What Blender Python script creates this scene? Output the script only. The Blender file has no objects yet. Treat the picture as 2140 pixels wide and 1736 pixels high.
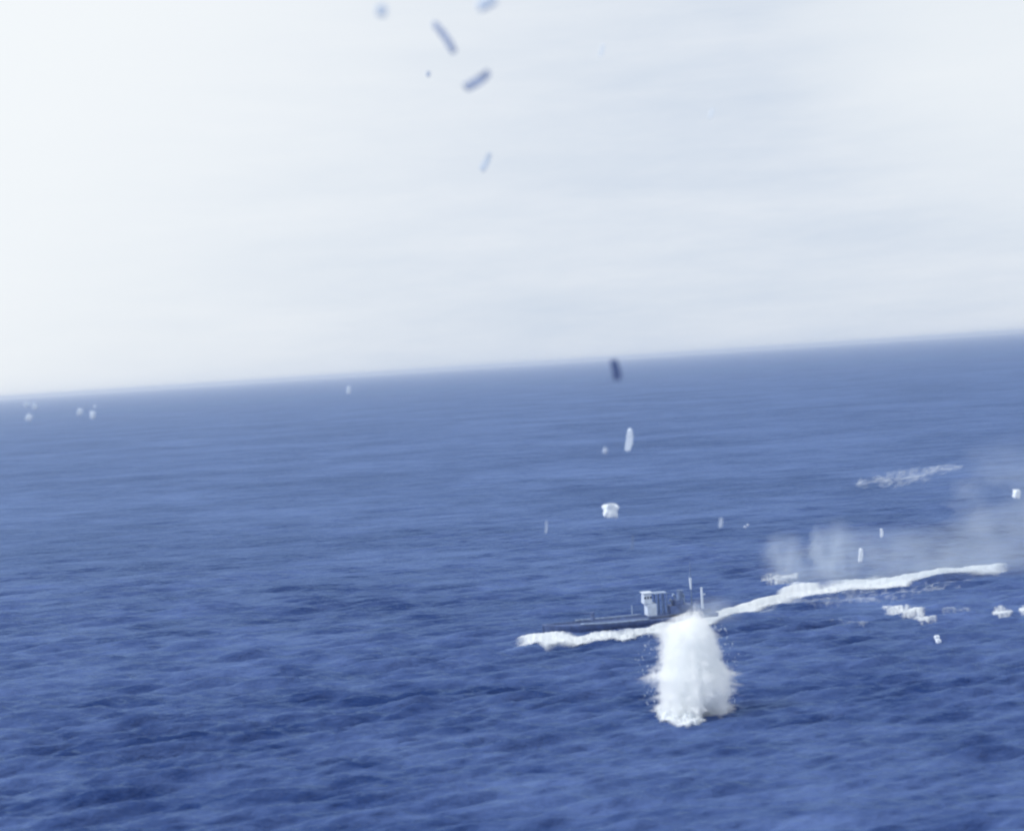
import bpy, bmesh, math, random
import numpy as np
from mathutils import Vector, Matrix, Euler, noise as mnoise

random.seed(7)
RNG = np.random.default_rng(11)
S = bpy.context.scene
COL = S.collection
R = math.radians

# ------------------------------------------------------------------ camera
# photo measured on a 2140 x 1736 grid; f in the same units
IW, IH, F = 2140.0, 1736.0, 2940.0
CAM_Z = 45.0
PITCH, ROLL = R(-2.07), R(3.73)
cam_loc = Vector((0, 0, CAM_Z))
fwd = Vector((0, math.cos(PITCH), math.sin(PITCH)))
rt0 = Vector((1, 0, 0))
up0 = rt0.cross(fwd)
right = rt0 * math.cos(ROLL) - up0 * math.sin(ROLL)
up = right.cross(fwd)
cd = bpy.data.cameras.new('camera')
cam = bpy.data.objects.new('camera', cd)
COL.objects.link(cam)
cam.matrix_world = Matrix(((right.x, up.x, -fwd.x, cam_loc.x),
                           (right.y, up.y, -fwd.y, cam_loc.y),
                           (right.z, up.z, -fwd.z, cam_loc.z),
                           (0, 0, 0, 1)))
cd.sensor_width = 36.0
cd.lens = 36.0 * F / IW
cd.clip_start, cd.clip_end = 0.5, 120000
cd.dof.use_dof = True
cd.dof.focus_distance = 380.0
cd.dof.aperture_fstop = cd.lens / 1000 / 0.46
S.camera = cam

# ------------------------------------------------------------------ sky and sun
SUN_AZ, SUN_EL = R(-102), R(42)          # left of the view, behind thin cloud
sun_dir = Vector((math.sin(SUN_AZ) * math.cos(SUN_EL), math.cos(SUN_AZ) * math.cos(SUN_EL), math.sin(SUN_EL)))
W = bpy.data.worlds.new('World')
S.world = W
W.use_nodes = True
nt = W.node_tree
nt.nodes.clear()
N, L = nt.nodes.new, nt.links.new
wo = N('ShaderNodeOutputWorld')
bg = N('ShaderNodeBackground')
bg.inputs['Strength'].default_value = 0.1
L(bg.outputs[0], wo.inputs['Surface'])
sky = N('ShaderNodeTexSky')
sky.sky_type = 'NISHITA'
sky.sun_disc = False
sky.sun_elevation = SUN_EL
sky.sun_rotation = SUN_AZ % (2 * math.pi)
sky.altitude = 45
tc = N('ShaderNodeTexCoord')
nrm = N('ShaderNodeVectorMath'); nrm.operation = 'NORMALIZE'
L(tc.outputs['Generated'], nrm.inputs[0])
# stretched cloud sheets, flattening towards the horizon
mp = N('ShaderNodeMapping')
mp.inputs['Scale'].default_value = (2.2, 2.2, 13.0)
mp.inputs['Rotation'].default_value = (0, R(2.0), 0)
L(nrm.outputs[0], mp.inputs['Vector'])
cn = N('ShaderNodeTexNoise'); cn.inputs['Scale'].default_value = 1.9; cn.inputs['Detail'].default_value = 10
cn.inputs['Roughness'].default_value = 0.64
L(mp.outputs[0], cn.inputs['Vector'])
cr = N('ShaderNodeValToRGB')
cr.color_ramp.elements[0].position = 0.30
cr.color_ramp.elements[0].color = (0.635, 0.715, 0.835, 1)
cr.color_ramp.elements[1].position = 0.74
cr.color_ramp.elements[1].color = (0.79, 0.84, 0.915, 1)
L(cn.outputs['Fac'], cr.inputs[0])
# thinner, brighter cloud round the sun
dt = N('ShaderNodeVectorMath'); dt.operation = 'DOT_PRODUCT'
L(nrm.outputs[0], dt.inputs[0]); dt.inputs[1].default_value = sun_dir
mr = N('ShaderNodeMapRange'); mr.interpolation_type = 'SMOOTHSTEP'
mr.inputs['From Min'].default_value = -0.19; mr.inputs['From Max'].default_value = 0.26
mr.inputs['To Min'].default_value = 0.0; mr.inputs['To Max'].default_value = 1.0
L(dt.outputs['Value'], mr.inputs['Value'])
gl = N('ShaderNodeMix'); gl.data_type = 'RGBA'
L(mr.outputs[0], gl.inputs['Factor'])
L(cr.outputs[0], gl.inputs['A'])
gl.inputs['B'].default_value = (0.93, 0.965, 0.99, 1)
d2 = N('ShaderNodeVectorMath'); d2.operation = 'DOT_PRODUCT'
L(nrm.outputs[0], d2.inputs[0]); d2.inputs[1].default_value = Vector((0.36, 0.90, 0.235)).normalized()
m2 = N('ShaderNodeMapRange'); m2.interpolation_type = 'SMOOTHSTEP'
m2.inputs['From Min'].default_value = 0.978; m2.inputs['From Max'].default_value = 1.0
m2.inputs['To Min'].default_value = 0.0; m2.inputs['To Max'].default_value = 0.75
L(d2.outputs['Value'], m2.inputs['Value'])
g2 = N('ShaderNodeMix'); g2.data_type = 'RGBA'
L(m2.outputs[0], g2.inputs['Factor']); L(gl.outputs['Result'], g2.inputs['A'])
g2.inputs['B'].default_value = (0.90, 0.94, 0.97, 1)
sc10 = N('ShaderNodeVectorMath'); sc10.operation = 'SCALE'; sc10.inputs['Scale'].default_value = 10.0
L(g2.outputs['Result'], sc10.inputs[0])
mx = N('ShaderNodeMix'); mx.data_type = 'RGBA'; mx.inputs['Factor'].default_value = 0.96
L(sky.outputs[0], mx.inputs['A']); L(sc10.outputs[0], mx.inputs['B'])
L(mx.outputs['Result'], bg.inputs['Color'])

ld = bpy.data.lights.new('sun', 'SUN')
ld.energy = 2.5
ld.angle = R(12)
ld.color = (1.0, 1.0, 1.0)
so = bpy.data.objects.new('sun', ld)
so.rotation_euler = (-sun_dir).to_track_quat('-Z', 'Y').to_euler()
so.location = (-200, 100, 300)
COL.objects.link(so)

S.view_settings.view_transform = 'Standard'
S.view_settings.look = 'None'
S.view_settings.exposure = 0.0
S.view_settings.gamma = 1.0
S.render.engine = 'CYCLES'
S.cycles.use_denoising = True
S.cycles.volume_bounces = 32
S.cycles.max_bounces = 34
S.cycles.transparent_max_bounces = 24
S.cycles.sample_clamp_indirect = 6
S.cycles.filter_width = 2.2


# ------------------------------------------------------------------ helpers
def ray(u, v):
    return (fwd * F + right * (u - IW / 2) - up * (v - IH / 2)).normalized()


def sea_pt(u, v, z=0.0):
    d = ray(u, v)
    t = (z - CAM_Z) / d.z
    return cam_loc + d * t


def air_pt(u, v, dist):
    return cam_loc + ray(u, v) * dist


def put(name, me, mat=None, parent=None):
    o = bpy.data.objects.new(name, me)
    COL.objects.link(o)
    if mat:
        me.materials.append(mat)
    if parent:
        o.parent = parent
    return o


def tag(o, label, cat, group=None, kind=None):
    o['label'] = label
    o['category'] = cat
    if group:
        o['group'] = group
    if kind:
        o['kind'] = kind
    return o


def empty(name, loc, rot=(0, 0, 0)):
    o = bpy.data.objects.new(name, None)
    o.location = loc
    o.rotation_euler = rot
    COL.objects.link(o)
    return o


def grid_mesh(name, V, wrap=False, smooth=True, caps=False):
    """V: (rows, cols, 3) array -> quads."""
    r, c = V.shape[:2]
    me = bpy.data.meshes.new(name)
    me.vertices.add(r * c)
    me.vertices.foreach_set('co', np.ascontiguousarray(V, dtype=np.float32).ravel())
    cc = c if wrap else c - 1
    i = np.arange(r - 1)[:, None] * c
    j = np.arange(cc)[None, :]
    j2 = (j + 1) % c
    q = np.stack([i + j, i + j2, i + c + j2, i + c + j], -1).reshape(-1, 4)
    nq = len(q)
    me.loops.add(nq * 4)
    me.loops.foreach_set('vertex_index', q.astype(np.int32).ravel())
    me.polygons.add(nq)
    me.polygons.foreach_set('loop_start', np.arange(0, nq * 4, 4, dtype=np.int32))
    me.polygons.foreach_set('loop_total', np.full(nq, 4, dtype=np.int32))
    if smooth:
        me.polygons.foreach_set('use_smooth', np.ones(nq, dtype=bool))
    me.update(calc_edges=True)
    me.validate()
    if caps:
        bm = bmesh.new(); bm.from_mesh(me)
        be = [e for e in bm.edges if e.is_boundary]
        bmesh.ops.holes_fill(bm, edges=be, sides=0)
        bmesh.ops.recalc_face_normals(bm, faces=bm.faces)
        for f in bm.faces:
            f.smooth = smooth
        bm.to_mesh(me); bm.free()
    return me


# ------------------------------------------------------------------ materials
def new_mat(name):
    m = bpy.data.materials.new(name)
    m.use_nodes = True
    m.node_tree.nodes.clear()
    return m, m.node_tree.nodes.new, m.node_tree.links.new


def paint(name, col, rough=0.6, var=0.25, scale=1.2):
    m, N, L = new_mat(name)
    out = N('ShaderNodeOutputMaterial'); b = N('ShaderNodeBsdfPrincipled')
    L(b.outputs[0], out.inputs[0])
    tc = N('ShaderNodeTexCoord'); n = N('ShaderNodeTexNoise')
    n.inputs['Scale'].default_value = scale; n.inputs['Detail'].default_value = 6
    L(tc.outputs['Object'], n.inputs['Vector'])
    r = N('ShaderNodeValToRGB')
    r.color_ramp.elements[0].position = 0.3; r.color_ramp.elements[1].position = 0.7
    r.color_ramp.elements[0].color = [c * (1 - var) for c in col] + [1]
    r.color_ramp.elements[1].color = [min(1, c * (1 + var)) for c in col] + [1]
    L(n.outputs['Fac'], r.inputs[0]); L(r.outputs[0], b.inputs['Base Color'])
    b.inputs['Roughness'].default_value = rough
    bp = N('ShaderNodeBump'); bp.inputs['Distance'].default_value = 0.02; bp.inputs['Strength'].default_value = 0.4
    L(n.outputs['Fac'], bp.inputs['Height']); L(bp.outputs[0], b.inputs['Normal'])
    return m


M_HULL = paint('dark_hull_paint', (0.085, 0.135, 0.30), 0.6)
M_DECK = paint('deck_planks', (0.06, 0.10, 0.23), 0.8)
M_PALE = paint('pale_paint', (0.56, 0.64, 0.77), 0.6, 0.12)
M_MIDP = paint('mid_grey_blue_paint', (0.12, 0.18, 0.33), 0.6)
M_RAIL = paint('weathered_light_paint', (0.24, 0.32, 0.48), 0.6)
M_GLASS = paint('dark_window', (0.02, 0.035, 0.09), 0.15, 0.1)
M_WOODD = paint('dark_shaded_wood', (0.045, 0.08, 0.22), 0.6, 0.4, 6)  # light wood seen dark against the bright sky; that shade is in the colour
M_WOODM = paint('grey_shaded_wood', (0.32, 0.39, 0.58), 0.6, 0.4, 6)  # sky planks: pale wood with its shaded look painted into the base colour
M_WOODL = paint('pale_splintered_wood', (0.72, 0.79, 0.9), 0.7, 0.12, 6)
M_WOODF = paint('faded_wood', (0.58, 0.67, 0.83), 0.7, 0.15, 6)
M_WOODG = paint('pale_grey_wood', (0.45, 0.53, 0.7), 0.7, 0.2, 6)


def water_mat():
    m, N, L = new_mat('sea_water')
    out = N('ShaderNodeOutputMaterial')
    geo = N('ShaderNodeNewGeometry')
    # small ripples
    mp1 = N('ShaderNodeMapping'); mp1.inputs['Scale'].default_value = (0.42, 1.0, 1)
    mp1.inputs['Rotation'].default_value = (0, 0, R(-14))
    L(geo.outputs['Position'], mp1.inputs['Vector'])
    n1 = N('ShaderNodeTexNoise'); n1.inputs['Scale'].default_value = 0.85; n1.inputs['Detail'].default_value = 5
    n1.inputs['Roughness'].default_value = 0.55
    L(mp1.outputs[0], n1.inputs['Vector'])
    b1 = N('ShaderNodeBump'); b1.inputs['Distance'].default_value = 0.62; b1.inputs['Strength'].default_value = 1.0
    L(n1.outputs['Fac'], b1.inputs['Height'])
    # long swell for the far water, where the mesh waves are too fine to stay
    mp2 = N('ShaderNodeMapping'); mp2.inputs['Scale'].default_value = (0.30, 1.0, 1)
    mp2.inputs['Rotation'].default_value = (0, 0, R(8))
    L(geo.outputs['Position'], mp2.inputs['Vector'])
    n2 = N('ShaderNodeTexNoise'); n2.inputs['Scale'].default_value = 0.035; n2.inputs['Detail'].default_value = 7
    n2.inputs['Roughness'].default_value = 0.62
    L(mp2.outputs[0], n2.inputs['Vector'])
    b2 = N('ShaderNodeBump'); b2.inputs['Distance'].default_value = 5.0; b2.inputs['Strength'].default_value = 0.8
    L(n2.outputs['Fac'], b2.inputs['Height']); L(b1.outputs[0], b2.inputs['Normal'])
    # body colour: drifting patches and wind streaks, broad and fine
    def pn(scale, det, ro, xs, rot):
        mpp = N('ShaderNodeMapping'); mpp.inputs['Scale'].default_value = (xs, 1.0, 1); mpp.inputs['Rotation'].default_value = (0, 0, R(rot))
        L(geo.outputs['Position'], mpp.inputs['Vector'])
        q = N('ShaderNodeTexNoise'); q.inputs['Scale'].default_value = scale; q.inputs['Detail'].default_value = det
        q.inputs['Roughness'].default_value = ro
        L(mpp.outputs[0], q.inputs['Vector'])
        return q
    n3 = pn(0.012, 8, 0.72, 0.7, 6)
    n4 = pn(0.16, 5, 0.7, 0.35, -12)
    ad = N('ShaderNodeMix'); ad.data_type = 'FLOAT'; ad.inputs[0].default_value = 0.45
    L(n3.outputs['Fac'], ad.inputs[2]); L(n4.outputs['Fac'], ad.inputs[3])
    r = N('ShaderNodeValToRGB')
    r.color_ramp.elements[0].position = 0.42; r.color_ramp.elements[0].color = (0.014, 0.036, 0.142, 1)
    r.color_ramp.elements[1].position = 0.59; r.color_ramp.elements[1].color = (0.090, 0.143, 0.335, 1)
    L(ad.outputs[0], r.inputs[0])
    df = N('ShaderNodeBsdfDiffuse'); L(r.outputs[0], df.inputs['Color'])
    gl = N('ShaderNodeBsdfGlossy'); gl.inputs['Roughness'].default_value = 0.36
    gl.inputs['Color'].default_value = (0.25, 0.365, 0.58, 1)
    fr = N('ShaderNodeFresnel'); fr.inputs['IOR'].default_value = 1.33
    for s in (df, gl, fr):
        L(b2.outputs[0], s.inputs['Normal'])
    mx = N('ShaderNodeMixShader')
    L(fr.outputs[0], mx.inputs[0]); L(df.outputs[0], mx.inputs[1]); L(gl.outputs[0], mx.inputs[2])
    L(mx.outputs[0], out.inputs[0])
    return m


def foam_mat(name='foam', col=(0.86, 0.90, 0.95), scale=1.1, soft=0.25, rng=None):
    """white foam; the vertex attribute 'cover' says how much of the water it hides, broken up by noise"""
    m, N, L = new_mat(name)
    out = N('ShaderNodeOutputMaterial')
    d = N('ShaderNodeBsdfPrincipled'); d.inputs['Base Color'].default_value = (*col, 1)
    d.inputs['Roughness'].default_value = 0.9; d.inputs['Specular IOR Level'].default_value = 0.1
    geo = N('ShaderNodeNewGeometry'); n = N('ShaderNodeTexNoise')
    n.inputs['Scale'].default_value = scale; n.inputs['Detail'].default_value = 6; n.inputs['Roughness'].default_value = 0.6
    L(geo.outputs['Position'], n.inputs['Vector'])
    bp = N('ShaderNodeBump'); bp.inputs['Distance'].default_value = 0.12
    L(n.outputs['Fac'], bp.inputs['Height']); L(bp.outputs[0], d.inputs['Normal'])
    at = N('ShaderNodeAttribute'); at.attribute_name = 'cover'
    ad = N('ShaderNodeMath'); ad.operation = 'ADD'
    L(at.outputs['Fac'], ad.inputs[0]); L(n.outputs['Fac'], ad.inputs[1])
    mr = N('ShaderNodeMapRange')
    mr.inputs['From Min'].default_value, mr.inputs['From Max'].default_value = rng or (1.0 - soft, 1.0 + soft)
    L(ad.outputs[0], mr.inputs['Value'])
    t = N('ShaderNodeBsdfTransparent'); mx = N('ShaderNodeMixShader')
    tl = N('ShaderNodeBsdfTranslucent'); tl.inputs['Color'].default_value = (*col, 1)
    m2 = N('ShaderNodeMixShader'); m2.inputs[0].default_value = 0.35
    L(d.outputs[0], m2.inputs[1]); L(tl.outputs[0], m2.inputs[2])
    L(mr.outputs[0], mx.inputs[0]); L(t.outputs[0], mx.inputs[1]); L(m2.outputs[0], mx.inputs[2])
    L(mx.outputs[0], out.inputs[0])
    return m


def spray_mat(name, density, col=(0.88, 0.95, 1.0), aniso=0.2, nscale=None, lo=0.42, hi=0.6, falloff=True):
    m, N, L = new_mat(name)
    out = N('ShaderNodeOutputMaterial')
    v = N('ShaderNodeVolumePrincipled')
    v.inputs['Color'].default_value = (*col, 1)
    v.inputs['Density'].default_value = density
    v.inputs['Anisotropy'].default_value = aniso
    if nscale:
        tc = N('ShaderNodeTexCoord'); mp = N('ShaderNodeMapping'); mp.inputs['Scale'].default_value = nscale
        n = N('ShaderNodeTexNoise'); n.inputs['Scale'].default_value = 1.0; n.inputs['Detail'].default_value = 3
        L(tc.outputs['Object'], mp.inputs['Vector']); L(mp.outputs[0], n.inputs['Vector'])
        mr = N('ShaderNodeMapRange'); mr.inputs['From Min'].default_value = lo; mr.inputs['From Max'].default_value = hi
        mr.inputs['To Min'].default_value = density * 0.05; mr.inputs['To Max'].default_value = density
        L(n.outputs['Fac'], mr.inputs['Value'])
        L(mr.outputs[0], v.inputs['Density'])
        # thins out towards its rim
        sb_ = N('ShaderNodeVectorMath'); sb_.operation = 'MULTIPLY_ADD'
        sb_.inputs[1].default_value = (2, 2, 1.5); sb_.inputs[2].default_value = (-1, -1, -0.55)
        L(tc.outputs['Generated'], sb_.inputs[0])
        ln = N('ShaderNodeVectorMath'); ln.operation = 'LENGTH'; L(sb_.outputs[0], ln.inputs[0])
        fo = N('ShaderNodeMapRange'); fo.interpolation_type = 'SMOOTHSTEP'
        fo.inputs['From Min'].default_value = 1.0; fo.inputs['From Max'].default_value = 0.15
        fo.inputs['To Min'].default_value = 0.0; fo.inputs['To Max'].default_value = 1.0
        L(ln.outputs['Value'], fo.inputs['Value'])
        mu = N('ShaderNodeMath'); mu.operation = 'MULTIPLY'
        if falloff:
            L(mr.outputs[0], mu.inputs[0]); L(fo.outputs[0], mu.inputs[1]); L(mu.outputs[0], v.inputs['Density'])
    L(v.outputs[0], out.inputs['Volume'])
    return m


# ------------------------------------------------------------------ the sea
NW = 150
wl = np.exp(RNG.uniform(math.log(1.35), math.log(8.0), NW))
wl[:7] = [22, 16, 27, 13, 19, 12, 14]
wk = 2 * np.pi / wl
wdir = R(90 + 17) + RNG.normal(0, 1, NW) * R(13)      # crests lie almost across the view
wphase = RNG.uniform(0, 2 * np.pi, NW)
wamp = np.minimum(0.0115 * wl ** 0.97, 0.062)
wamp *= RNG.uniform(0.5, 1.3, NW)


def sea_h(x, y, cell=0.0):
    x = np.asarray(x, dtype=np.float64); y = np.asarray(y, dtype=np.float64)
    z = np.zeros(np.broadcast(x, y).shape)
    # slow gusts: waves stand higher in some patches than others
    g = 1 + 0.28 * np.sin(x / 31 + 1.3 * np.sin(y / 57)) * np.sin(y / 43 + 0.8 * np.sin(x / 39) + 1)
    for k, d, p, a, l in zip(wk, wdir, wphase, wamp, wl):
        ph = k * (x * math.cos(d) + y * math.sin(d)) + p
        w = 1.0 if np.isscalar(cell) and cell == 0 else np.clip((l / (np.asarray(cell) + 1e-6) - 2.2) / 2.5, 0, 1)
        s = np.sin(ph)
        z += a * w * (s + 0.20 * (1 - 2 * s * s))      # sharper crests
    return z * g


rs = [3.0]
while rs[-1] < 30000:
    r_ = rs[-1]
    if r_ < 85:
        dr = 2.0
    else:
        dr = max(0.22, 0.75 * r_ * r_ / (45 * 1407))
    rs.append(r_ + dr)
rs = np.array(rs)
drs = np.gradient(rs)
NA = 1400
an = np.linspace(R(-34), R(34), NA)
X = rs[:, None] * np.sin(an)[None, :]
Y = rs[:, None] * np.cos(an)[None, :]
cell = np.maximum(drs, rs * (an[1] - an[0]))[:, None]
Z = np.zeros_like(X)
near = rs < 2600
Z[near] = sea_h(X[near], Y[near], cell[near])
sea = put('sea', grid_mesh('sea', np.stack([X, Y, Z], -1)), water_mat())
sea['kind'] = 'structure'
print('sea', X.shape, 'hs', Z[near][:400].std())

# ------------------------------------------------------------------ foam on the water
M_FOAM = foam_mat('foam', (0.90, 0.955, 1.0), soft=0.55)
M_THIN = foam_mat('thin_foam', (0.80, 0.89, 1.0), 0.6, rng=(0.55, 1.75))


def sm(t):
    t = np.clip(t, 0, 1)
    return t * t * (3 - 2 * t)


def fnoise(P, sc, oct=3, seed=0.0):
    out = np.zeros(P.shape[:-1])
    it = np.ndindex(*out.shape)
    for i in it:
        p = P[i]
        out[i] = mnoise.fractal(Vector((p[0] * sc + seed, p[1] * sc - seed, p[2] * sc)), 0.6, 2.0, oct)
    return out


def foam_band(name, rows, height, cover, nu=220, nv=18, soft_ends=(0.06, 0.05), seed=1.0, mat=None, jag=0.25, edge=0.28, ragged=0.0):
    """rows: (u, vtop, vbottom) read off the picture -> a band on the sea, humped across, following the waves"""
    rows = np.array(rows, float)
    us = np.linspace(rows[0, 0], rows[-1, 0], nu)
    vt = np.interp(us, rows[:, 0], rows[:, 1]); vb = np.interp(us, rows[:, 0], rows[:, 2])
    V = np.zeros((nu, nv, 3)); C = np.zeros((nu, nv))
    for i, u in enumerate(us):
        s = i / (nu - 1)
        hgt = height(s) if callable(height) else height
        a = sea_pt(u, vt[i], hgt * 0.8); a.z = 0
        b = sea_pt(u, vb[i])
        if (Vector((b.x, b.y)).length > Vector((a.x, a.y)).length - 0.8):
            a = b + Vector((b.x, b.y, 0)).normalized() * 0.8
        a2 = a + (a - b) * 0.2; b2 = b - (a - b) * 0.2
        e = min(1, s / soft_ends[0]) * min(1, (1 - s) / soft_ends[1])
        for j in range(nv):
            t = j / (nv - 1)
            p = b2.lerp(a2, t)
            kf = min(1.0, 260 / math.hypot(p.x, p.y)) ** 1.5
            nz = mnoise.fractal(Vector((p.x * 0.35 * kf + seed, p.y * 0.35 * kf, seed)), 0.6, 2.0, 3)
            nz2 = mnoise.fractal(Vector((p.x * 1.3 * kf + seed, p.y * 0.8 * kf, seed)), 0.6, 2.0, 2)
            c = math.sin(math.pi * t)
            prof = max(0.0, c) ** 0.6
            V[i, j] = (p.x, p.y, hgt * prof * e * (1 + 0.5 * nz + 0.35 * nz2))
            cv = cover(s) if callable(cover) else cover
            d = min(t, 1 - t)
            dd = d + (ragged * nz2 - 0.45 * (1 - math.sqrt(max(0.0, 1 - abs(2 * s - 1) ** 3))) if ragged else 0)
            mk_ = float(sm(dd / edge) * sm(e * (1 + ragged * 2 * nz)))
            C[i, j] = (cv + jag * nz) * mk_ - (1 - mk_) * 0.4
            if d < 0.02: C[i, j] = -1
    rr_ = np.hypot(V[..., 0], V[..., 1])
    V[..., 2] += sea_h(V[..., 0], V[..., 1], 0.75 * rr_ * rr_ / (45 * 1407)) + 0.06 + 0.22 * np.clip((rr_ - 250) / 400, 0, 3)
    me = grid_mesh(name, V)
    at = me.attributes.new('cover', 'FLOAT', 'POINT')
    at.data.foreach_set('value', np.clip(C, -1, 2).astype(np.float32).ravel())
    return put(name, me, mat or M_FOAM)


wake_rows = [(1060, 1346, 1362), (1069, 1337, 1357), (1088, 1332, 1351), (1115, 1330, 1346), (1142, 1329, 1352), (1168, 1329, 1347),
             (1195, 1330, 1346), (1222, 1330, 1346), (1249, 1326.4, 1341), (1276, 1325, 1336), (1303, 1322, 1340), (1319, 1319, 1337),
             (1335, 1318, 1325), (1351, 1316, 1323), (1362, 1312, 1324), (1383, 1307, 1325), (1410, 1305, 1322), (1440, 1300, 1315),
             (1464, 1294, 1310), (1491, 1284, 1300), (1518, 1277, 1291), (1544, 1268, 1283), (1571, 1261, 1279), (1598, 1253, 1271),
             (1634, 1234, 1261), (1661, 1221, 1255), (1689, 1221, 1249.5), (1716, 1225, 1247), (1771, 1217, 1240), (1826, 1209, 1233),
             (1881, 1205, 1229), (1909, 1200, 1218), (1964, 1194, 1208), (2019, 1189, 1203), (2074, 1184, 1200), (2125, 1184, 1196)]
wake_rows = [(u, a - 2.5, b + (4.5 if 1330 < u < 1400 else 3.5)) for u, a, b in wake_rows]
wake = foam_band('foam_wake', wake_rows,
                 lambda s: 0.55 if s < 0.25 else 0.35,
                 lambda s: 1.5 if s < 0.72 else 1.5 - 1.6 * (s - 0.72), nu=620, nv=26, edge=0.34, jag=0.2, mat=foam_mat('wake_foam', (0.90, 0.955, 1.0), 0.8, rng=(0.35, 1.65)))
tag(wake, 'long narrow white wake streak running from the boat bow to the right edge', 'wake', kind='stuff')

patches = [
    ('bright ragged white foam patch right of centre, below the long wake', 1.05, 0.18,
     [(1834, 1268, 1278), (1850, 1266, 1279), (1875, 1265, 1285), (1890, 1268, 1291), (1910, 1270, 1292), (1925, 1270, 1292), (1932, 1274, 1290), (1945, 1268, 1280)]),
    ('small white foam tail under the ragged foam patch', 0.7, 0.1,
     [(1900, 1289, 1298), (1925, 1290, 1302), (1945, 1290, 1299), (1966, 1290, 1299)]),
    ('small bright oval foam patch near the right edge', 1.25, 0.15,
     [(2068, 1274, 1288), (2085, 1273, 1289), (2105, 1273, 1288), (2122, 1275, 1286)]),
    ('foam patch cut by the right edge of the view', 1.1, 0.1,
     [(2124, 1272, 1281), (2140, 1271, 1281), (2165, 1270, 1280)]),
    ('faint thin foam streak between the ragged and the oval foam patch', 0.33, 0.02,
     [(1955, 1275, 1283), (2000, 1274, 1282), (2040, 1274, 1281)]),
    ('pale foam strip just above the wake, below the spray clouds', 0.6, 0.1,
     [(1580, 1208, 1222), (1612, 1202, 1222), (1640, 1197, 1222), (1665, 1194, 1216), (1680, 1194, 1210)]),
    ('large faint foam smear far out in the upper right water', 0.38, 0.02,
     [(1755, 1005, 1022), (1800, 998, 1023), (1850, 990, 1022), (1890, 982, 1020), (1925, 978, 1012), (1975, 972, 990), (2040, 966, 984)]),
    ('faint foam fringe along the lower side of the wake', 0.34, 0.02,
     [(1490, 1298, 1312), (1560, 1280, 1296), (1640, 1256, 1272), (1740, 1243, 1266), (1850, 1232, 1262), (1960, 1212, 1240), (2100, 1200, 1220)]),
    ('faint foam wisps on the water to the left of the two spray drops', 0.3, 0.02,
     [(1725, 1299, 1312), (1780, 1296, 1312), (1830, 1297, 1310)]),
]
for i, (lab, cov, h, rows) in enumerate(patches):
    gw = 9 if rows[0][1] < 1100 else 3.5
    rows = [(u, a - gw, b + gw) for u, a, b in rows]
    o = foam_band('foam_patch', rows, h, cov, nu=90, nv=18, soft_ends=(0.18, 0.18), seed=3.0 + i * 2.7, jag=0.45 if cov > 0.5 else 0.35, edge=0.5, ragged=0.16, mat=M_FOAM if cov > 0.5 else M_THIN)
    tag(o, lab, 'foam patch', 'foam patches on the sea')


# ------------------------------------------------------------------ lofted bodies of spray and foam
def loft(name, rows, base_uv, depth=0.6, n=72, m=60, rough=0.1, rfreq=0.35, seed=0.0, spikes=0.0, back=0.0, zmin=-1.2, smooth=True, notch=0, base_k=1.0):
    """rows (v, ul, ur) from top to bottom; a closed body standing on the sea at the distance of base_uv"""
    b = sea_pt(*base_uv)
    hd = Vector((b.x, b.y, 0)).normalized()
    b = b + hd * back
    dist = math.hypot(b.x, b.y)
    side = Vector((hd.y, -hd.x, 0))
    rows = sorted(rows)

    def plane_pt(u, v):
        d = ray(u, v)
        t = (b - cam_loc).dot(hd) / d.dot(hd)
        return cam_loc + d * t
    lv = []
    for (v, ul, ur) in rows:
        pl, pr = plane_pt(ul, v), plane_pt(ur, v)
        c = (pl + pr) / 2
        lv.append((c.z, (c - b).dot(side), (pr - pl).length / 2))
    lv = np.array(lv)[::-1]
    zs = np.linspace(max(zmin, lv[0, 0]) if lv[0, 0] > zmin else zmin, lv[-1, 0], m)
    cx = np.interp(zs, lv[:, 0], lv[:, 1]); hw = np.interp(zs, lv[:, 0], lv[:, 2])
    kk = max(3, m // 9)
    pad = np.pad(hw, kk, mode='edge')
    hs = np.array([pad[i:i + 2 * kk + 1].mean() for i in range(m)])
    V = np.zeros((m, n, 3))
    for i in range(m):
        for j in range(n):
            a = 2 * math.pi * j / n
            ca, sa = math.cos(a), math.sin(a)
            p = Vector((ca * 3.0, sa * 3.0, zs[i]))
            nz = mnoise.fractal(Vector((ca * 3 * rfreq * 2 + seed, sa * 3 * rfreq * 2, zs[i] * rfreq)), 0.7, 2.0, 4)
            st = mnoise.fractal(Vector((ca * 5 + seed, sa * 5, zs[i] * 0.13 + seed)), 0.6, 2.0, 3)
            sp = max(0.0, mnoise.noise(Vector((ca * 7 + seed, sa * 7, zs[i] * 1.3))) - 0.25) * spikes
            sp += max(0.0, mnoise.noise(Vector((ca * 15 + seed, sa * 15, zs[i] * 3.1))) - 0.2) * spikes * 0.8
            k = base_k + rough * (nz + 0.6 * st) + sp
            if notch and zs[i] < notch * (1 + 0.5 * nz) and 0.3 < ca < 0.78 and sa < 0:
                k *= 0.55
            lat = abs(ca) ** 5          # the traced outline holds at the flanks, a smoother body between
            w = (hw[i] * lat + min(hw[i] * 1.02, hs[i]) * (1 - lat)) * k
            q = b + side * (cx[i] + w * ca) + hd * (w * sa * depth)
            V[i, j] = (q.x, q.y, zs[i])
    V -= np.array(b)[None, None, :]
    me = grid_mesh(name, V, wrap=True, caps=True, smooth=smooth)
    return me, b


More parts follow.
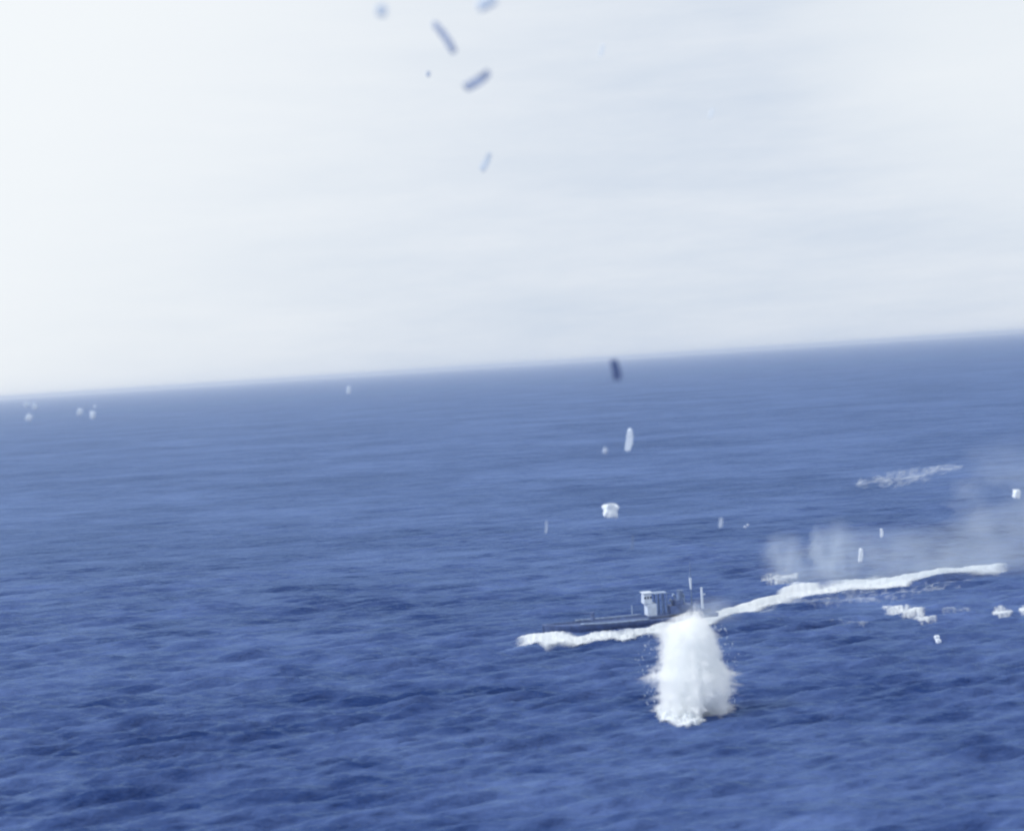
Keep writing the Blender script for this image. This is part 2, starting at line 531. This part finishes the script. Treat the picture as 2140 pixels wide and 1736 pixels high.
splash_core = [(1277, 1448, 1460), (1284, 1446, 1463), (1291, 1442, 1468), (1297, 1424, 1476), (1303, 1402, 1481), (1312, 1390, 1486), (1324, 1389, 1492), (1345, 1387, 1499),
               (1370, 1386, 1504), (1390, 1384, 1510), (1400, 1378, 1518), (1407, 1366, 1526), (1414, 1367, 1530), (1422, 1381, 1530), (1440, 1382, 1529),
               (1465, 1380, 1527), (1485, 1379, 1521), (1500, 1381, 1519)]
me, sb = loft('water_column', splash_core, (1445, 1490), depth=0.75, n=170, m=170, rough=0.15, rfreq=0.9, seed=4.2, spikes=0.7, notch=1.7, base_k=0.92)
root = empty('water_splash', sb)
tag(root, 'tall white water splash column rising off the sea in front of the boat', 'splash')
put('water_column', me, spray_mat('dense_spray', 1.5, (0.992, 0.998, 1.0), 0.0), root)
# veil of fine spray round it
veil = [(1255, 1452, 1457), (1270, 1443, 1464), (1282, 1426, 1474), (1290, 1390, 1484), (1300, 1382, 1488), (1320, 1377, 1498), (1350, 1374, 1507), (1378, 1371, 1513),
        (1396, 1362, 1522), (1408, 1350, 1534), (1415, 1347, 1540), (1423, 1362, 1537), (1445, 1371, 1533),
        (1470, 1370, 1531), (1490, 1369, 1526), (1502, 1372, 1522)]
me, b2 = loft('spray_veil', veil, (1445, 1490), depth=0.85, n=90, m=80, rough=0.16, rfreq=0.8, seed=9.1, spikes=0.9, notch=1.2, base_k=0.88)
put('spray_veil', me, spray_mat('spray_veil', 0.9, (0.985, 0.995, 1.0), nscale=(1.1, 1.1, 0.28), lo=0.44, hi=0.64, falloff=False), root)
# loose drops thrown off the column
bm = bmesh.new()
rd = random.Random(3)
for k in range(300):
    a = rd.uniform(0, 2 * math.pi); z = rd.random() ** 0.8 * 11.5
    wz = float(np.interp(z, [0, 4, 7, 11, 13.5, 15.5], [6.4, 6.6, 7.2, 5.0, 3.2, 1.2]))
    rr = wz * (0.80 + abs(rd.gauss(0, 0.09)))
    p = Vector((rr * math.cos(a), rr * math.sin(a) * 0.8, z))
    sz = rd.uniform(0.02, 0.065)
    bmesh.ops.create_icosphere(bm, subdivisions=1, radius=sz, matrix=Matrix.Translation(p) @ Matrix.Diagonal((1, 1, rd.uniform(1, 2.2), 1)))
me = bpy.data.meshes.new('drops'); bm.to_mesh(me); bm.free()
o = put('drops', me, paint('water_drops', (0.85, 0.92, 0.98), 0.3, 0.05), root)
o['kind'] = 'stuff'
# jagged foot thrown forward over the water
foot = [(1487, 1372, 1412), (1494, 1370, 1450), (1500, 1372, 1478), (1506, 1378, 1476), (1511, 1392, 1468), (1517, 1415, 1462), (1524, 1421, 1449), (1529, 1423, 1446)]
b = sea_pt(1435, 1513)


def foot_mesh(rows, seed):
    rows = sorted(rows)
    nv, nu = 40, 60
    vs = np.linspace(rows[0][0], rows[-1][0] , nv)
    ul = np.interp(vs, [r[0] for r in rows], [r[1] for r in rows]); ur = np.interp(vs, [r[0] for r in rows], [r[2] for r in rows])
    V = np.zeros((nv, nu, 3)); C = np.zeros((nv, nu))
    for i in range(nv):
        for j in range(nu):
            t = j / (nu - 1)
            p = sea_pt(ul[i] - 3 + (ur[i] - ul[i] + 6) * t, vs[i])
            nz = mnoise.fractal(Vector((p.x * 0.8 + seed, p.y * 0.8, seed)), 0.6, 2.0, 4)
            e = min(t, 1 - t) * 2 * (ur[i] - ul[i]) / 30
            ee = min(1, e) * min(1, (nv - 1 - i) / 4)
            V[i, j] = (p.x, p.y, (0.5 + 0.5 * nz) * math.sqrt(max(0, ee)) * (1 if i else 0.2))
            C[i, j] = 1.1 * sm(ee) + 0.4 * nz - (1 if j in (0, nu - 1) or i == nv - 1 else 0)
    V[..., 2] += sea_h(V[..., 0], V[..., 1])
    V -= np.array(sb)[None, None, :]
    me = grid_mesh('foam_foot', V)
    at = me.attributes.new('cover', 'FLOAT', 'POINT'); at.data.foreach_set('value', C.astype(np.float32).ravel())
    return me


put('foam_foot', foot_mesh(foot, 2.0), M_FOAM, root)

# thin spray clouds drifting above the wake
clouds = [
    ('round pale spray puff above the wake, left of the taller spray cloud', 0.055,
     [(1096, 1615, 1655), (1110, 1596, 1680), (1130, 1582, 1694), (1155, 1576, 1700), (1180, 1580, 1696), (1215, 1590, 1690)], (1640, 1215), 0.7),
    ('tall pale spray cloud with rounded top standing behind the wake', 0.052,
     [(1062, 1722, 1756), (1075, 1705, 1774), (1095, 1694, 1788), (1130, 1688, 1792), (1160, 1672, 1796), (1190, 1652, 1806), (1222, 1640, 1812)], (1730, 1218), 0.7),
    ('broad pale spray bank at the right edge behind the end of the wake', 0.016,
     [(890, 2090, 2230), (915, 2040, 2300), (950, 2010, 2340), (1000, 2000, 2360), (1060, 1990, 2360), (1110, 1950, 2360), (1150, 1890, 2360), (1195, 1840, 2360)], (2100, 1192), 0.5),
    ('low wide veil of spray lying along the far side of the wake', 0.020,
     [(1080, 1800, 2000), (1105, 1700, 2100), (1135, 1610, 2160), (1165, 1560, 2200), (1190, 1540, 2200), (1215, 1530, 2200)], (1850, 1212), 0.22),
    ('faint mist hanging above the stern of the boat beside the splash top', 0.06,
     [(1240, 1470, 1520), (1252, 1430, 1570), (1270, 1400, 1590), (1285, 1390, 1590), (1302, 1380, 1560)], (1480, 1300), 0.5),
]
for i, (lab, den, rows, base, dep) in enumerate(clouds):
    me, b = loft('spray_cloud', rows, base, depth=dep, n=64, m=48, rough=0.32, rfreq=0.22, seed=20 + i * 5.3)
    ns = (0.16, 0.16, 0.12) if i < 2 else (0.07, 0.07, 0.10)
    o = put('spray_cloud', me, spray_mat('spray_cloud_%d' % i, den * 4.0, nscale=ns, lo=0.36, hi=0.66))
    o.location = b
    tag(o, lab, 'spray cloud', 'spray clouds above the wake')

# thin streaks of spray flung up above the splash
streaks = [
    ('thin bright jet of spray above the splash, narrowing downward', 1450, 1225, 1449, 1250, 0.22, 0.12),
    ('faint thin jet of spray high above the splash', 1453, 1191, 1452, 1216, 0.12, 0.08),
]


# ------------------------------------------------------------------ the boat
def box(bm, x0, x1, y0, y1, z0, z1, bev=0.0, taper=0.0):
    vs = [bm.verts.new((x, y, z)) for z, tp in ((z0, 0), (z1, taper)) for x, y in
          ((x0 + tp, y0 + tp), (x1 - tp, y0 + tp), (x1 - tp, y1 - tp), (x0 + tp, y1 - tp))]
    fs = [(3, 2, 1, 0), (4, 5, 6, 7), (0, 1, 5, 4), (1, 2, 6, 5), (2, 3, 7, 6), (3, 0, 4, 7)]
    faces = [bm.faces.new([vs[i] for i in f]) for f in fs]
    if bev:
        ed = {e for f in faces for e in f.edges}
        bmesh.ops.bevel(bm, geom=list(ed), offset=bev, segments=2, affect='EDGES')


def cyl(bm, a, b, r0, r1=None, n=14):
    a, b = Vector(a), Vector(b)
    r1 = r0 if r1 is None else r1
    d = (b - a)
    q = d.to_track_quat('Z', 'Y').to_matrix().to_4x4()
    bmesh.ops.create_cone(bm, cap_ends=True, segments=n, radius1=r0, radius2=r1, depth=d.length,
                          matrix=Matrix.Translation((a + b) / 2) @ q)


def mk(name, fn, mat, parent, smooth=False):
    bm = bmesh.new(); fn(bm)
    me = bpy.data.meshes.new(name)
    bmesh.ops.recalc_face_normals(bm, faces=bm.faces)
    if smooth:
        for f in bm.faces: f.smooth = True
    bm.to_mesh(me); bm.free()
    return put(name, me, mat, parent)


bow = sea_pt(1135, 1333); stern = sea_pt(1500, 1295)
ax = (bow - stern); BL = Vector((ax.x, ax.y)).length
ang = math.atan2(ax.y, ax.x)
boat = empty('patrol_boat', (bow + stern) / 2 + Vector((0, 3.6, 0)), (0, 0, ang))
boat.location.z = 0.0
tag(boat, 'low dark patrol boat with a pale bridge, half hidden behind the splash', 'boat')
HL = BL / 2
NSEC = 40
sec = []
for i in range(NSEC):
    x = -HL + BL * i / (NSEC - 1)
    t = i / (NSEC - 1)
    w = 2.5 * (1 - max(0, (t - 0.55) / 0.45) ** 2.2) * (0.82 + 0.18 * min(1, t / 0.2))
    zt = 0.75 + 0.6 * max(0, (t - 0.5) / 0.5) ** 2
    wl_ = w * 0.86
    sec.append([(x, -w, zt + .25), (x, -w, zt), (x, -wl_, 0), (x, -wl_ * 0.5, -0.9), (x, wl_ * 0.5, -0.9), (x, wl_, 0), (x, w, zt), (x, w, zt + .25)])
hull = put('hull', grid_mesh('hull', np.array(sec), smooth=False), M_HULL, boat)
md = hull.modifiers.new('thick', 'SOLIDIFY'); md.thickness = 0.12
dk = np.array([[(s[1][0], s[1][1] + .07, s[1][2] - .05), (s[1][0], 0, s[1][2] + 0.05), (s[1][0], s[6][1] - .07, s[1][2] - .05)] for s in sec])
put('deck', grid_mesh('deck', dk, smooth=False), M_DECK, boat)
# pale rubbing strake on both sides, as the light line seen on the near side


for sgn in (0, 7):
    rr = []
    for i in range(NSEC // 2 - 4, NSEC - 8):
        a = sec[i][sgn]
        rr.append([(a[0], a[1] + .13 * math.cos(q * math.pi / 4), a[2] + .1 + .15 * math.sin(q * math.pi / 4)) for q in range(8)])
    put('gunwale', grid_mesh('gunwale', np.array(rr), wrap=True, caps=True), M_RAIL, boat)


def px_x(u):        # hull station for a picture column, along the boat's line
    d = ray(u, 1318)
    o = boat.location
    e = Vector((math.cos(ang), math.sin(ang), 0))
    # intersect in plan
    A = np.array([[d.x, -e.x], [d.y, -e.y]]); rhs = np.array([o.x, o.y])
    s = np.linalg.solve(A, rhs)
    return s[1]


K = 12.4
xb = px_x(1361)
# ahead is +x; the picture's left is the bow
low = mk('bridge', lambda bm: box(bm, xb - 0.95, xb + 0.7, -1.0, 1.0, 1.3, 3.3, 0.06), M_PALE, boat)
upx = px_x(1355.5)
mk('wheelhouse', lambda bm: (box(bm, upx - 0.75, upx + 0.75, -0.95, 0.95, 3.3, 5.15, 0.12, 0.1), box(bm, upx - .85, upx + .85, -1.05, 1.05, 5.15, 5.24)), M_PALE, boat)
wh = boat.children[-1]
for k in range(3):
    x = upx - 0.5 + k * 0.5
    for s in (-1, 1):
        mk('window', lambda bm: box(bm, x - 0.14, x + 0.14, s * 0.90 - 0.02, s * 0.90 + 0.02, 4.25, 4.62), M_GLASS, wh)
mk('door', lambda bm: box(bm, xb - 0.75, xb - 0.25, -1.03, -0.99, 1.5, 3.0, 0.0), M_MIDP, low)
mk('awning', lambda bm: box(bm, px_x(1395), px_x(1366), -1.0, 1.0, 4.95, 5.03), M_RAIL, boat)
for u in (1375, 1384, 1394):
    x = px_x(u)
    for s in (-0.95, 0.95):
        mk('awning_post', lambda bm: cyl(bm, (x, s, 1.3), (x, s, 4.95), 0.09), M_MIDP, boat)
mk('deck_house', lambda bm: (box(bm, px_x(1446), px_x(1400), -1.3, 1.3, 1.3, 2.6, 0.08), box(bm, px_x(1428), px_x(1412), -0.9, 0.9, 2.6, 3.4, 0.06)), M_HULL, boat)
xf = px_x(1424)
mk('funnel', lambda bm: (cyl(bm, (xf, 0, 3.2), (xf - .15, 0, 4.9), 0.55, 0.5, 20), cyl(bm, (xf - .15, 0, 4.9), (xf - .17, 0, 5.05), 0.58, 0.58, 20)), M_MIDP, boat)
for u, z in ((1410, 3.3), (1417, 4.1), (1436, 4.0)):
    x = px_x(u)
    mk('ventilator', lambda bm: (cyl(bm, (x, -.7, 2.4), (x, -.7, z), 0.14), cyl(bm, (x, -.7, z), (x + .35, -.7, z + .12), 0.2, 0.3)), M_RAIL, boat)
xm = px_x(1449)
mast = mk('mast', lambda bm: (cyl(bm, (xm, 0, 1.3), (xm - .1, 0, 9.6), 0.14, 0.07), cyl(bm, (xm, -1.0, 7.0), (xm, 1.0, 7.0), 0.05)), M_MIDP, boat)
mk('lookout_barrel', lambda bm: cyl(bm, (xm, 0, 5.0), (xm, 0, 6.9), 0.14, 0.24), M_PALE, mast)
xg = px_x(1476)
mk('boat_davit', lambda bm: (cyl(bm, (xg, -1.2, 1.3), (xg, -1.2, 4.9), 0.22, 0.2), cyl(bm, (xg, -1.2, 3.7), (xg - .6, -1.2, 3.7), 0.13)), M_PALE, boat)
xd = px_x(1330)
mk('bollard_post', lambda bm: cyl(bm, (xd, -1.9, 1.4), (xd, -1.9, 2.9), 0.13, 0.1), M_RAIL, boat)
xgun = px_x(1240)
gun = mk('deck_gun', lambda bm: (cyl(bm, (xgun, 0, 1.5), (xgun, 0, 2.3), 0.5, 0.3), box(bm, xgun - .3, xgun + .3, -.35, .35, 2.3, 2.8, 0.05)), M_HULL, boat)
mk('barrel', lambda bm: cyl(bm, (xgun + .3, 0, 2.6), (xgun + 2.4, 0, 2.9), 0.09, 0.06), M_HULL, gun)
for k in range(9):
    u = 1180 + k * 17
    x = px_x(u)
    zt = 1.4
    mk('rail_post', lambda bm: cyl(bm, (x, 2.1, zt), (x, 2.1, zt + 0.9), 0.035, n=8), M_MIDP, boat)


# ------------------------------------------------------------------ flying debris
def plank_mesh(L_, W_, T_, seed, twist=0.15):
    rnd = random.Random(seed)
    n = 14
    bm = bmesh.new()
    rings = []
    for i in range(n):
        t = i / (n - 1)
        z = (t - .5) * L_
        wv = W_ / 2 * (0.92 + 0.16 * rnd.random())
        if i in (0, n - 1): wv *= 0.82
        if i > n * 0.7: wv *= 0.86
        if i == 4: wv *= 1.1
        tv = T_ / 2 * (0.85 + 0.3 * rnd.random())
        a = twist * (t - .5)
        bend = 0.04 * L_ * math.sin(math.pi * t)
        ring = []
        for sx, sy in ((-1, -1), (-.3, -1.1), (.4, -1.05), (1, -1), (1.05, 0), (1, 1), (.2, 1.1), (-.5, 1.05), (-1, 1), (-1.05, 0)):
            x, y = sx * wv, sy * tv
            zz = z + (rnd.uniform(-.09, .09) * L_ if i in (0, n - 1) else 0)
            ring.append(bm.verts.new((x * math.cos(a) - y * math.sin(a) + bend, x * math.sin(a) + y * math.cos(a), zz)))
        rings.append(ring)
    for a, b_ in zip(rings, rings[1:]):
        m_ = len(a)
        for k in range(m_):
            bm.faces.new((a[k], a[(k + 1) % m_], b_[(k + 1) % m_], b_[k]))
    bm.faces.new(rings[0][::-1]); bm.faces.new(rings[-1])
    bmesh.ops.recalc_face_normals(bm, faces=bm.faces)
    me = bpy.data.meshes.new('debris'); bm.to_mesh(me); bm.free()
    return me


def chunk_mesh(w, h, t, seed, rough=0.3):
    bm = bmesh.new()
    bmesh.ops.create_icosphere(bm, subdivisions=3, radius=1)
    for v in bm.verts:
        c = v.co.copy()
        m_ = max(abs(c.x), abs(c.y), abs(c.z))
        c = c.lerp(c / m_, 0.8)
        c *= 1 + rough * mnoise.noise(v.co * 1.7 + Vector((seed, 0, 0)))
        v.co = Vector((c.x * w / 2, c.y * t / 2, c.z * h / 2))
    me = bpy.data.meshes.new('debris'); bm.to_mesh(me); bm.free()
    return me


def place_debris(name, me, mat, u, v, dist, ang_deg, yaw=0.0, tilt=0.0):
    o = put(name, me, mat)
    o.location = air_pt(u, v, dist)
    # local z along the long axis; ang measured clockwise from picture-up
    a = R(ang_deg)
    zax = (up * math.cos(a) + right * math.sin(a)) + fwd * tilt
    zax.normalize()
    yax = fwd.copy()
    xax = yax.cross(zax).normalized(); yax = zax.cross(xax)
    o.matrix_world = Matrix.Translation(o.location) @ Matrix((xax, yax, zax)).transposed().to_4x4() @ Matrix.Rotation(yaw, 4, 'Z')
    return o


def planks(lab, u, v, Lu, Wu, ang_deg, dist, mat, tilt=0.0, name='debris_plank'):
    k = dist / F
    me = plank_mesh(Lu * k, Wu * k, Wu * k * 0.55, int(u * 7 + v))
    o = place_debris(name, me, mat, u, v, dist, ang_deg, tilt=tilt)
    tag(o, lab, 'debris', 'debris thrown into the air')


def chunk(lab, u, v, Wu, Hu, ang_deg, dist, mat, name='debris_chunk'):
    k = dist / F
    me = chunk_mesh(Wu * k, Hu * k, (Wu + Hu) / 2 * k * 0.7, u * 0.37 + v)
    o = place_debris(name, me, mat, u, v, dist, ang_deg, yaw=0.3)
    tag(o, lab, 'debris', 'debris thrown into the air')


planks('dark plank slanting down to the right, upper of the two large sky ones', 928, 79, 68, 14, -35, 58, M_WOODM)
planks('dark plank slanting up to the right, lower of the two large sky ones', 998, 167, 58, 17, 56, 58, M_WOODM)
planks('pale grey slanted plank lowest in the sky, below the two darker planks', 1015, 338, 38, 12, 27, 85, M_PALE)
chunk('faint round scrap at the top of the sky, left of the planks', 797, 22, 20, 22, 10, 50, M_WOODF)
chunk('wide faint scrap cut by the top edge of the view', 1018, 6, 40, 20, -30, 50, M_WOODF)
chunk('tiny grey scrap left of the two large planks in the sky', 895, 155, 8, 9, 0, 100, M_WOODG)
planks('very faint small sliver in the sky right of the large planks', 1257, 106, 22, 7, 15, 85, M_WOODL)
planks('very faint thin sliver alone in the right half of the sky', 1486, 237, 20, 6, 15, 85, M_WOODL)
planks('dark upright scrap right on the horizon line', 1286, 773, 40, 17, -13, 65, M_WOODD)
planks('pale upright stick in front of the sea, below the dark scrap on the horizon', 1314, 919, 42, 13, 7, 130, M_WOODF)
chunk('bright square panel tumbling over the open water in mid picture', 1276, 1067, 30, 28, 6, 150, M_WOODL)
chunk('tiny pale scrap left of the pale upright stick', 1265, 941, 7, 12, 10, 110, M_WOODG)
planks('short bright upright stick in the air above the wake, beside the tall spray cloud', 1798, 1160, 26, 7.5, 4, 190, M_WOODL)
planks('tiny bright upright stick above the short bright one', 1842, 1113, 16, 5, -3, 190, M_WOODL)
chunk('small bright block in front of the spray bank at the right edge', 2124, 1032, 12, 18, 4, 170, M_WOODL)
chunk('upper of two tiny pale scraps over the sea left of the spray clouds', 1563, 1097, 5, 5, 40, 190, M_WOODG)
chunk('lower of two tiny pale scraps over the sea left of the spray clouds', 1557, 1101, 5, 5, 40, 190, M_WOODG)
planks('faint upright sliver over the water above the splash', 1506, 1092, 18, 6, 6, 120, M_WOODG)
planks('very thin faint sliver over the water left of the square panel', 1141, 1101, 24, 3.5, 3, 130, M_WOODG)
planks('thin faint upright sliver over the water below the square panel', 1321, 1133, 28, 4.5, 3, 120, M_MIDP)
for lab, u, v, w, h, a in (
        ('pale smudge of debris under the horizon, leftmost of the far left three', 56, 845, 12, 9, 30),
        ('pale smudge of debris under the horizon, rightmost of the far left three', 73, 849, 9, 11, 10),
        ('pale smudge of debris under the horizon, lowest of the far left three', 61, 873, 11, 13, 25),
        ('pale smudge of debris in the second group of three, its leftmost', 167, 861, 9, 13, 15),
        ('tiny pale smudge of debris in the second group of three, its topmost', 198, 849, 5, 5, 0),
        ('pale smudge of debris in the second group of three, its lowest right', 194, 867, 9, 14, 5),
        ('lone pale smudge of debris under the horizon, left of centre', 729, 815, 7, 15, 5)):
    chunk(lab, u, v, w, h, a, 120, M_WOODF)

# two round drops of spray falling back
for lab, u, v in (('upper of two small round white splash blobs below the ragged foam patch', 1958, 1331.5),
                  ('lower of two small round white splash blobs below the ragged foam patch', 1961, 1339)):
    p = sea_pt(u, v, 0.75)
    k = (p - cam_loc).length / F
    me = chunk_mesh(9 * k, 8 * k, 8 * k, u)
    o = put('spray_blob', me, M_WOODL); o.location = p
    tag(o, lab, 'spray blob', 'small splash blobs on the sea')

# ------------------------------------------------------------------ haze
bm = bmesh.new()
box(bm, -31000, 31000, -600, 31000, -4.5, 64)
me = bpy.data.meshes.new('haze'); bmesh.ops.recalc_face_normals(bm, faces=bm.faces); bm.to_mesh(me); bm.free()
m, N, L = new_mat('haze')
out = N('ShaderNodeOutputMaterial'); v = N('ShaderNodeVolumePrincipled')
v.inputs['Color'].default_value = (0.86, 0.92, 1.0, 1)
v.inputs['Density'].default_value = 1 / 12500
v.inputs['Anisotropy'].default_value = 0.6
L(v.outputs[0], out.inputs['Volume'])
hz = put('haze', me, m)
hz['kind'] = 'stuff'
